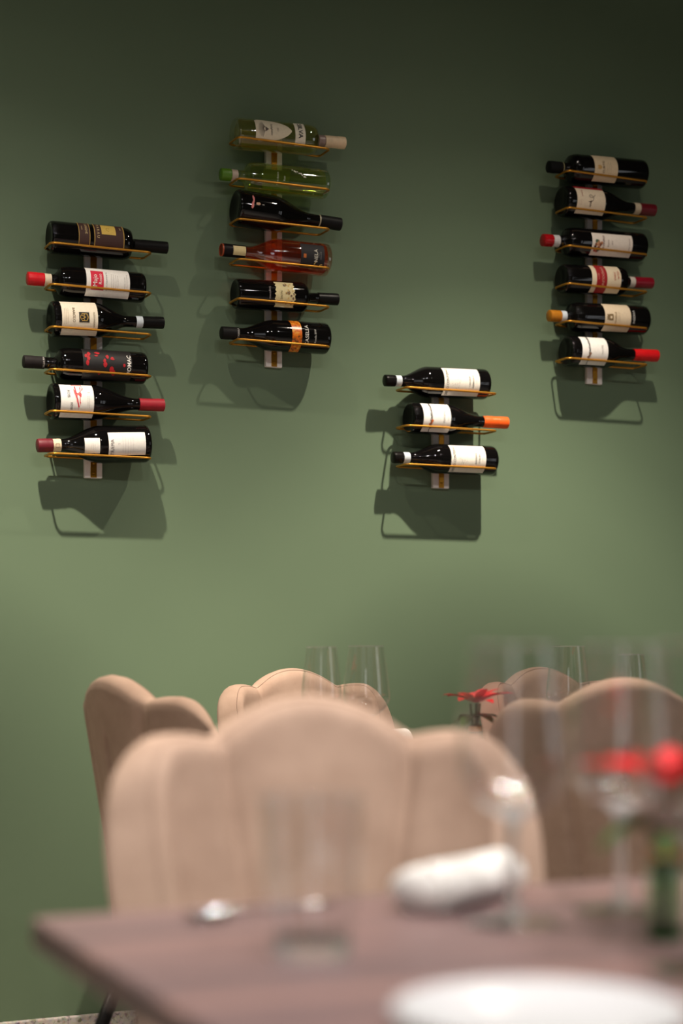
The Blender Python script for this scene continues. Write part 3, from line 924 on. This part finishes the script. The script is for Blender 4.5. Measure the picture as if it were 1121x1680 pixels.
B = lay(77.2, 522.5, 270.7, 529.0, 56, 'burgundy', 'dark bottle with cream label and black square gold monogram', body=160, neck=216, roll=R(3), rn=0.0125)
B.capsule(B.zp(241), (18, 17, 17)); B.capsule(B.zp(229.9), (206, 216, 224), z1=B.zp(240.7), name='neck_band', eps=.0008)
z0, z1 = B.zp(101.3), B.zp(160.2)
q0, q1 = B.zp(129.2), B.zp(146)
m = (q0 + q1) / 2; h = (q1 - q0) / 2
B.label(z0, z1, 0.046, CREAM, [('emblem', (34, 26, 16), 'rect', -.012, .010, q0, q1),
     ('monogram', GOLD, 'line', [(-.0085, m - .006), (-.0085, m + .006), (-.001, m + .009), (.0065, m + .006), (.0065, m - .006)], .0016), ('monogram', GOLD, 'line', [(-.0085, m), (.0065, m)], .0014),
     ('monogram', GOLD, 'line', [(-.001, m - .009), (-.006, m - .007), (-.001, m + .003), (.004, m - .007), (-.001, m - .009)], .0012),
     ('lettering', (120, 100, 70), 'text', 'BAROLO', -.006, q0 - .012, .0085), ('lettering', (120, 100, 70), 'text', 'ALESSANDRIA', .004, z1 - .009, .0055)] + lines(-.022, .02, z0 + .014, 3, .004, (150, 130, 100)))

B = lay(242, 605.5, 35.5, 594.0, 51, 'bordeaux', 'black bottle with red blotches on a dark label, black cap', body=121, neck=93, roll=R(0), rn=0.0128)
c = B.capsule(B.zp(78), (36, 32, 32), rough=0.6)
B.prints(c, [('lettering', (210, 205, 200), 'text', 'VILLA RAS', 0, B.zp(75.5), .0055)])
z0, z1 = B.zp(216), B.zp(136)
bl = []
rb = random.Random(4)
for (px, u, sx, sz) in ((141, -.016, .005, .0035), (146, -.021, .006, .004), (145, -.010, .0055, .004), (143, .000, .0065, .0042), (160, -.025, .004, .006), (158, -.017, .002, .005), (176, -.016, .005, .004),
                       (171, -.006, .005, .0035), (172, .002, .006, .0045), (184, -.012, .004, .005), (183, .014, .008, .006), (186, .020, .007, .005), (163, .021, .005, .004), (203, .002, .004, .003)):
    zc_ = B.zp(px); u = -u
    bl.append(('red_blotch', (176, 14, 28), 'poly', [(u + sx * math.cos(a * .7) * rb.uniform(.75, 1.15), zc_ + sz * math.sin(a * .7) * rb.uniform(.75, 1.15)) for a in range(9)]))
B.label(z0, z1, 0.042, (24, 21, 21), bl + [('lettering', (232, 228, 222), 'text', 'FOMAC', .001, B.zp(211.5), .0125, 0, 0.02)], rough=.5)

B = lay(76.8, 657.0, 271.5, 663.5, 57, 'burgundy', 'dark bottle with red cap and pink splash on white label', body=153, neck=232, roll=R(4), rn=0.0130)
B.capsule(B.zp(235.4), (164, 24, 42), rough=0.5)
z0, z1 = B.zp(99.3), B.zp(153.7)
B.label(z0, z1, 0.044, WHITE, [('pink_splash', (228, 108, 104), 'poly', [(-.042, z0 + .026), (-.030, z0 + .030), (-.020, z0 + .030), (-.010, z0 + .033), (.004, z0 + .036), (.020, z0 + .040), (.006, z0 + .045), (-.012, z0 + .047), (-.030, z0 + .052), (-.042, z0 + .050)]),
     ('red_streak', (190, 46, 62), 'line', [(-.036, z0 + .034), (-.018, z0 + .035), (.0, z0 + .038), (.014, z0 + .041)], .003), ('red_streak', (190, 46, 62), 'line', [(-.034, z0 + .046), (-.014, z0 + .044), (.004, z0 + .043)], .002),
     ('lettering', INKD, 'text', 'ROIS', -.016, z0 + .018, .0085), ('lettering', INKD, 'text', 'ROSE', .012, z0 + .024, .007), ('lettering', INKD, 'text', '2', -.020, z1 - .012, .006)] + lines(-.012, .016, z1 - .010, 2, .004, (140, 120, 120)))

B = lay(246.9, 731.8, 58.2, 734.5, 63, 'burgundy', 'broad dark bottle with maroon cap and two white labels', body=170, neck=108, roll=R(-10), rn=0.0138)
B.capsule(B.zp(92.2), (108, 22, 36), rough=0.45); nb = B.capsule(B.zp(105.5), (228, 208, 176), z1=B.zp(92.2) - .0004, name='neck_band', eps=.0008)
B.prints(nb, [('small_print', (130, 100, 80), 'line', [(-.004, B.zp(102)), (.004, B.zp(102)), (.004, B.zp(96)), (-.004, B.zp(96)), (-.004, B.zp(102))], .0008)])
z0, z1 = B.zp(238.5), B.zp(177.5)
B.label(z0, z1, 0.0270, WHITE, [('lettering', (120, 112, 112), 'text', 'TRAMA', -.004, z1 - .009, .011), ('lettering', (150, 140, 140), 'text', '2', .004, z1 - .024, .006)] + lines(-.022, .024, z1 - .033, 5, .006, (196, 186, 186)), off=.004)
B.label(B.zp(163.4), B.zp(140.7), 0.0175, WHITE, lines(-.010, .006, B.zp(150), 3, .004, (200, 194, 190)), off=.000, name='small_label')

# ---- second rack
W_white = wine_mat('white wine', (0.86, 0.84, 0.56)); W_green = wine_mat('pale green wine', (0.82, 0.86, 0.52)); W_rose = wine_mat('rose wine', (0.90, 0.42, 0.26))
B = lay(379, 225.5, 568.3, 241.2, 49, 'bordeaux', 'clear white wine bottle with cream cap and pointed label, top of its rack', body=509, neck=531, roll=R(-4), rn=0.0130, glass=M_clear, wine=(W_white, 0.86))
B.capsule(B.zp(541), (232, 206, 170), rough=0.5); nb = B.capsule(B.zp(529.5), (150, 128, 120), z1=B.zp(540.4), name='neck_band', eps=.0008)
z0, z1 = B.zp(419.3), B.zp(478.3)
def pointed(i, j):
    wv = 0.029 * (1 - j ** 2.2) ** 0.62 if j < 1 else 0
    wv = max(wv, 0.002) * min(1, 0.80 + 2.2 * j)
    return (-wv + 2 * wv * i - .003, z0 + (z1 - z0) * j)
fan = [('fan_drawing', (96, 84, 76), 'line', [(-.003 + .004 * math.sin(a), z0 + .024 - .004 * math.cos(a)), (-.003 + .019 * math.sin(a), z0 + .021 - .015 * math.cos(a))], .0008) for a in [x * .22 for x in range(-6, 7)]]
B.label(z0, z1, 0.029, (228, 216, 190), fan + [('fan_drawing', (96, 84, 76), 'poly', [(-.009, z0 + .024), (.003, z0 + .024), (-.003, z0 + .033)]), ('lettering', (92, 80, 70), 'text', 'Soligheto', -.003, z0 + .040, .0075), ('lettering', (92, 80, 70), 'text', '2021', -.003, z0 + .055, .005)], shape=pointed)
z0, z1 = B.zp(484), B.zp(500.8)
B.label(z0, z1, 0.030, (232, 224, 204), [('lettering', (22, 20, 20), 'text', 'SILVA', -.007, (z0 + z1) / 2, .0150, 0, .012)], name='band_label')
B.label(B.zp(412), B.zp(470), 0.030, (206, 196, 126), off=math.pi * B.r * 0.93, name='back_label')

B = lay(539.5, 303.4, 359.1, 286.2, 47.5, 'bordeaux', 'pale green clear bottle with green cap lying under the top bottle', body=431, neck=405, roll=R(-4), rn=0.0128, glass=M_clearg, wine=(W_green, 0.84))
B.capsule(B.zp(385.9), (84, 128, 28), rough=0.35); B.capsule(B.zp(396), (196, 176, 160), z1=B.zp(386.3), name='neck_band', eps=.0008)
PW = (226, 224, 210)
o = mk('print', B.text('Pinot Bianco', -.004, B.zp(455), .0058, .0010), ink(PW), B.root, smooth=False)
o = mk('print', B.text('Riesi', -.003, B.zp(466), .0058, .0010), ink(PW), B.root, smooth=False)
o = mk('print', B.text('PINTADELLO', -.0150, B.zp(485), .0068, .0010, 90), ink(PW), B.root, smooth=False)
sq = []
rs = random.Random(9)
for k in range(9):
    u, zz = .020 - k * .0020 + rs.uniform(-.003, .003), B.zp(480 + k * 2.6)
    sq.append(B.poly([(u + rs.uniform(.0010, .0036) * math.cos(a), zz + rs.uniform(.0010, .0036) * math.sin(a)) for a in (0, 1.2, 2.5, 3.7, 5)], .0010))
mk('print', join(sq), ink(PW), B.root, smooth=False)
B.label(B.zp(492), B.zp(447), 0.026, (196, 196, 120), off=math.pi * B.r * 0.95, name='back_label')

B = lay(380, 340.5, 561.7, 368.5, 62, 'burgundy', 'broad tilted black bottle with a pink squiggle on its body', body=452, neck=520, roll=R(0), rn=0.0140)
c = B.capsule(B.zp(534.5), (22, 21, 21), rough=.5)
zc_ = B.zp(413)
mk('pink_squiggle', B.poly([(-.022, zc_ + .001), (-.016, zc_ + .003), (-.010, zc_ + .002), (-.004, zc_ - .001), (.006, zc_ - .002), (.009, zc_ + .001), (.004, zc_ + .0045), (-.004, zc_ + .0045), (-.010, zc_ + .006), (-.018, zc_ + .0065), (-.026, zc_ + .0035)], .0009), ink((222, 130, 128)), B.root, smooth=False)
mk('crest', B.poly([(-.007, B.zp(420)), (-.002, B.zp(419.5)), (-.001, B.zp(424)), (-.004, B.zp(427)), (-.008, B.zp(425))], .0009), ink((216, 170, 140)), B.root, smooth=False)
mk('print', B.patch(-.004, -.003, B.zp(429), B.zp(433), .0009), ink((220, 216, 210)), B.root, smooth=False)
B.capsule(B.zp(532.5), (190, 180, 150), z1=B.zp(534.2), name='neck_band', eps=.0008)

B = lay(541.4, 422.0, 361.6, 405.0, 53, 'burgundy', 'transparent orange rose wine bottle with black label', body=466, neck=414, roll=R(-4), rn=0.0138, glass=M_rose, wine=(W_rose, 0.88))
B.capsule(B.zp(409.5), (24, 20, 22), rough=.4, z1=B.zp(371)); B.capsule(B.zp(371.2), (170, 76, 44), rough=.3, name='cap_end', eps=.0004)
B.label(B.zp(409), B.zp(388.5), .0105, (224, 204, 150), [('emblem', (196, 166, 100), 'poly', [(.003 * math.cos(a), B.zp(399) + .004 * math.sin(a)) for a in range(6)])], name='neck_seal', eps=.0016)
z0, z1 = B.zp(532), B.zp(493.5)
B.label(z0, z1, .030, (22, 20, 26), [('lettering', (226, 220, 206), 'text', 'NELA', .001, z0 + .022, .0125), ('swoosh', (206, 176, 110), 'line', [(-.020, z0 + .026), (-.013, z0 + .022), (-.010, z0 + .019)], .002), ('swoosh', (206, 176, 110), 'line', [(-.021, z0 + .012), (-.018, z0 + .007), (-.020, z0 + .005)], .002),
     ('emblem', (196, 106, 40), 'rect', -.006, .003, z1 - .013, z1 - .006)] + lines(-.012, .014, z0 + .010, 1, .004, (200, 196, 190)) + lines(-.006, .008, z0 + .0155, 1, .003, (200, 196, 190)), off=.000)

B = lay(380, 487.0, 557, 496.0, 48, 'bordeaux', 'dark bottle with small ornate cream and gold label', body=499, neck=512, roll=R(2), rn=0.0128)
B.capsule(B.zp(530), (20, 19, 19), rough=.5)
z0, z1 = B.zp(452), B.zp(483)
def ornate(i, j):
    e = .0022 * math.sin(i * 40) + .0012 * math.sin(i * 93)
    return (-.033 + .066 * i, z0 + (z1 - z0) * j + (e if j > .5 else -e))
rs = random.Random(2)
orn = []
for k in range(26):
    u, zz = rs.uniform(-.026, .024), rs.uniform(z0 + .020, z1 - .002)
    orn.append(('ornament', ((150, 112, 60), (116, 92, 74), (214, 180, 110))[k % 3], 'poly', [(u + rs.uniform(.001, .004) * math.cos(a), zz + rs.uniform(.001, .004) * math.sin(a)) for a in (0, 1.2, 2.5, 3.7, 5)]))
B.label(z0, z1, .033, (226, 210, 160), orn + [('lettering', (120, 104, 70), 'text', 'NOVE', .003, z0 + .014, .0075)], shape=ornate)
mk('print', B.text('Sangiovese', -.002, B.zp(443), .0068, .0010), ink((170, 160, 160)), B.root, smooth=False)

B = lay(540.5, 556.0, 360.2, 546.0, 50, 'burgundy', 'black bottle with orange marbled band, lowest in the second rack', body=456, neck=402, roll=R(-2), rn=0.0135)
c = B.capsule(B.zp(399), (24, 23, 23), rough=.55)
B.prints(c, [('lettering', (220, 216, 210), 'text', 'CASELLA', 0, B.zp(396.5), .006)])
def marble():
    m, nt, p = node_mat('orange marbled print')
    tc = nt.nodes.new('ShaderNodeTexCoord'); nz = nt.nodes.new('ShaderNodeTexNoise'); nz.inputs['Scale'].default_value = 70; nz.inputs['Detail'].default_value = 4; nz.inputs['Distortion'].default_value = 1.2
    rp = nt.nodes.new('ShaderNodeValToRGB'); e = rp.color_ramp.elements
    e[0].position = .34; e[0].color = lin(70, 58, 26); e[1].position = .66; e[1].color = lin(224, 178, 70)
    k = e.new(.5); k.color = lin(222, 108, 14)
    nt.links.new(tc.outputs['Object'], nz.inputs['Vector']); nt.links.new(nz.outputs['Fac'], rp.inputs['Fac']); nt.links.new(rp.outputs['Color'], p.inputs['Base Color'])
    p.inputs['Roughness'].default_value = .3
    return m
mk('marbled_band', B.patch(-.05, .05, B.zp(495), B.zp(479), .0006), marble(), B.root)
mk('print', B.text('CASELLA', .001, B.zp(503.5), .0125, .0010), ink((226, 222, 214)), B.root, smooth=False)
mk('print', B.text('Rosella 2018', -.001, B.zp(517), .0062, .0010), ink((206, 202, 196)), B.root, smooth=False)

# ---- short rack
for (bp, by, tp, ty, dia, bd, nk, lz, bz, nm, lab) in (
        (801, 632.8, 628.4, 626.2, 49, 711, 668, (786.7, 728.5), (666.8, 657.5), ('LANGHE', 'NEBBIOLO'), 'dark bottle with white label and pale neck band, top of the short rack'),
        (813.4, 756.0, 641.6, 750.4, 47.5, 728, 682, (796.8, 740), (680.3, 670), ('BARBERA', "D'ALBA"), 'dark bottle with white label and pale neck band, bottom of the short rack')):
    B = lay(bp, by, tp, ty, dia, 'burgundy', lab, body=bd, neck=nk, roll=R(-3), rn=0.0130)
    B.capsule(B.zp(bz[1]), (20, 18, 17), rough=.25); B.capsule(B.zp(bz[0]), (204, 214, 220), z1=B.zp(bz[1]) - .0004, name='neck_band', eps=.0009)
    z0, z1 = B.zp(lz[0]), B.zp(lz[1])
    rs = random.Random(bp)
    vin = []
    for k in range(34):
        u, zz = rs.gauss(-.004, .009), z1 - .034 + rs.gauss(0, .0075)
        vin.append(('drawing', (130, 122, 116), 'line', [(u, zz), (u + rs.uniform(-.002, .002), zz + rs.uniform(-.0015, .0015))], .0006))
    B.label(z0, z1, .040, (240, 234, 222), [('lettering', (70, 64, 60), 'text', 'DIEGO CONTERNO', .000, z1 - .0095, .0094, 0, 0, 0.86)] + vin +
            [('lettering', (84, 78, 74), 'text', nm[0], .002, z0 + .028, .0066), ('lettering', (84, 78, 74), 'text', nm[1], .002, z0 + .0185, .0066)] + lines(-.004, .006, z0 + .010, 1, .004, (150, 140, 136)), off=.001)
B = lay(665.3, 688.0, 834.8, 696.3, 49, 'burgundy', 'dark bottle with bright orange cap in the short rack', body=742, neck=796, roll=R(0), rn=0.0136)
c = B.capsule(B.zp(802.5), (240, 92, 18), rough=.45)
B.prints(c, [('lettering', (246, 170, 120), 'text', 'LANGHE', -.006, B.zp(823), .005, 90)])
def frieze_label(z0, z1, gap, tail):
    out = [('frieze', INKD, 'line', [(-.042 + .084 * k / 24, z0 + gap + .0012 * math.sin(k * 1.7)) for k in range(25)], .0016)]
    for k in range(26):
        u = -.040 + k * .0027
        out.append(('frieze', INKD, 'rect', u, u + .0013, z0 + gap + .0012, z0 + gap + .0042))
    for (u, zz, sx, sz) in ((.009, z0 + gap + .004, .004, .005), (.014, z0 + gap + .002, .005, .004), (.018, z0 + gap - .002, .004, .004)):
        out.append(('flower_drawing', tail, 'poly', [(u + sx * (1 if a % 2 else .5) * math.cos(a * .63), zz + sz * (1 if a % 2 else .5) * math.sin(a * .63)) for a in range(10)]))
    return out
z0, z1 = B.zp(694.5), B.zp(739.3)
B.label(z0, z1, .042, WHITE, frieze_label(z0, z1, .020, (206, 108, 52)) + [('lettering', (170, 164, 160), 'text', 'Dolcetto', -.002, z1 - .018, .0085)] + lines(-.008, .010, z1 - .007, 1, .004, (170, 160, 158)))

# ---- rack at far right
B = lay(1058.6, 289.0, 897, 276.0, 46, 'bordeaux', 'dark bottle with beige label, top of the far right rack', body=958, neck=940, roll=R(0), rn=0.0138)
B.capsule(B.zp(932), (18, 18, 18), rough=.5); B.capsule(B.zp(933.5), (150, 140, 100), z1=B.zp(931.5), name='neck_band', eps=.0009)
z0, z1 = B.zp(1013), B.zp(975)
B.label(z0, z1, .040, (222, 200, 166), [('emblem', (206, 164, 100), 'poly', [(-.006, z1 - .010), (.004, z1 - .010), (.004, z1 - .018), (-.001, z1 - .022), (-.006, z1 - .018)]), ('lettering', (96, 76, 56), 'text', 'CURTIS', .000, z1 - .0275, .0092)] + lines(-.018, .016, z1 - .037, 3, .0055, (130, 108, 84)))

B = lay(915.9, 335.5, 1076.4, 350.2, 48, 'burgundy', 'dark bottle with swirling signature on cream label and red edge', body=994, neck=1046, roll=R(-6), rn=0.0142)
B.capsule(B.zp(1061), (108, 14, 28), rough=.4); B.capsule(B.zp(1051), (214, 196, 168), z1=B.zp(1060.6), name='neck_band', eps=.0009)
z0, z1 = B.zp(946.5), B.zp(992.6)
sw = [(-.010 + .0052 * math.sin(a * .55) * (1 + a * .02) + a * .0009, (z0 + z1) / 2 + .004 + .0075 * math.cos(a * .55) - a * .00045) for a in range(0, 17)]
sw2 = [(.006 + .0012 * a, (z0 + z1) / 2 + .003 * math.sin(a * 1.5) - .003) for a in range(0, 14)]
B.label(z0, z1, .043, (228, 210, 184), [('red_edge', (168, 20, 36), 'rect', -.043, -.0295, z0, z1), ('signature', (66, 36, 32), 'line', sw, .0010), ('signature', (66, 36, 32), 'line', sw2, .0009), ('lettering', (170, 90, 84), 'text', 'Barbera', -.012, z0 + .016, .006)] + lines(.004, .020, z0 + .012, 2, .005, (170, 120, 110)))

B = lay(1057.5, 409.5, 887.5, 397.2, 46, 'bordeaux', 'dark bottle with shiny red cap and painted fruit on the label', body=957, neck=931, roll=R(-14), rn=0.0143)
B.capsule(B.zp(916.6), (170, 12, 22), rough=.25); B.capsule(B.zp(927), (206, 204, 204), z1=B.zp(917), name='neck_band', eps=.0009)
z0, z1 = B.zp(1037), B.zp(971)
fr = []
rs = random.Random(6)
for k in range(22):
    c_ = ((74, 40, 34), (196, 132, 92), (72, 98, 74), (176, 64, 44), (214, 164, 120))[k % 5]
    u, zz = rs.gauss(-.004, .008), z1 - .017 + rs.gauss(0, .0042)
    fr.append(('fruit_painting', c_, 'poly', [(u + .0042 * math.cos(a), zz + .0036 * math.sin(a)) for a in (0, .8, 1.6, 2.4, 3.2, 4, 4.8, 5.6)]))
B.label(z0, z1, .031, (236, 224, 212), fr + [('lettering', (110, 50, 50), 'text', 'RAVINALE', .004, z1 - .034, .0085), ('lettering', (110, 80, 76), 'text', 'Riserva', .004, z1 - .048, .0060), ('lettering', (120, 90, 86), 'text', '2017', .006, z1 - .060, .005), ('lettering', (120, 90, 86), 'text', 'TERRE SICILIANE', .004, z0 + .010, .0042)], off=-.001)

B = lay(916, 464.2, 1072.3, 471.3, 45.5, 'bordeaux', 'dark bottle with broad red stripe on cream label', body=1021, neck=1039, roll=R(2), rn=0.0132)
B.capsule(B.zp(1051.5), (138, 12, 34), rough=.35); B.capsule(B.zp(1043), (214, 204, 192), z1=B.zp(1051.2), name='neck_band', eps=.0009)
z0, z1 = B.zp(971), B.zp(1018.5)
q0, q1 = B.zp(978.5), B.zp(995.5)
B.label(z0, z1, .043, (232, 214, 184), [('red_stripe', (160, 18, 24), 'rect', -.043, .043, q0, q1), ('lettering', (226, 170, 150), 'text', 'BARDOLINO', -.004, (q0 + q1) / 2 + .003, .0098), ('lettering', (226, 170, 150), 'text', 'classico', -.004, q0 + .006, .005), ('lettering', (190, 90, 60), 'text', 'VELIA', -.010, z1 - .009, .0085), ('lettering', (190, 90, 60), 'text', 'IVREA', -.006, z1 - .0195, .0085)])

B = lay(1061.6, 528.4, 898, 520.3, 46.5, 'bordeaux', 'dark bottle with golden yellow cap in the far right rack', body=963, neck=941, roll=R(-2), rn=0.0135)
B.capsule(B.zp(930), (206, 132, 36), rough=.35, metal=.35); B.capsule(B.zp(938.5), (206, 214, 222), z1=B.zp(930.4), name='neck_band', eps=.0009)
z0, z1 = B.zp(1034.5), B.zp(992)
m = z1 - .015
EM = (120, 96, 58)
B.label(z0, z1, .043, (226, 206, 176), [('crest', EM, 'rect', -.009, .006, m - .010, m - .0065), ('crest', EM, 'rect', -.009, .006, m, m + .0032), ('crest', EM, 'rect', -.009, -.005, m - .0065, m), ('crest', EM, 'rect', .002, .006, m - .0065, m),
     ('crest', EM, 'poly', [(-.007, m + .0036), (.004, m + .0036), (.006, m + .009), (.001, m + .007), (-.0015, m + .0105), (-.004, m + .007), (-.009, m + .009)]),
     ('lettering', (150, 122, 84), 'text', 'NOBILE', -.002, m - .0175, .0085)] + lines(-.018, .016, m - .026, 2, .004, (160, 136, 100)))
mk('print', B.text('INSERRA', .002, B.zp(1039.5), .0090, .0010, 0, .01), ink((190, 188, 184)), B.root, smooth=False)

B = lay(923, 581.6, 1080.9, 588.8, 48, 'burgundy', 'dark bottle with bright red cap, bottom of the far right rack', body=1000, neck=1046, roll=R(0), rn=0.0143)
B.capsule(B.zp(1051), (216, 8, 18), rough=.45)
z0, z1 = B.zp(955), B.zp(997)
B.label(z0, z1, .043, WHITE, frieze_label(z0, z1, .020, (150, 110, 80)) + [('lettering', (180, 174, 170), 'text', 'Barolo', -.002, z1 - .017, .0085)])
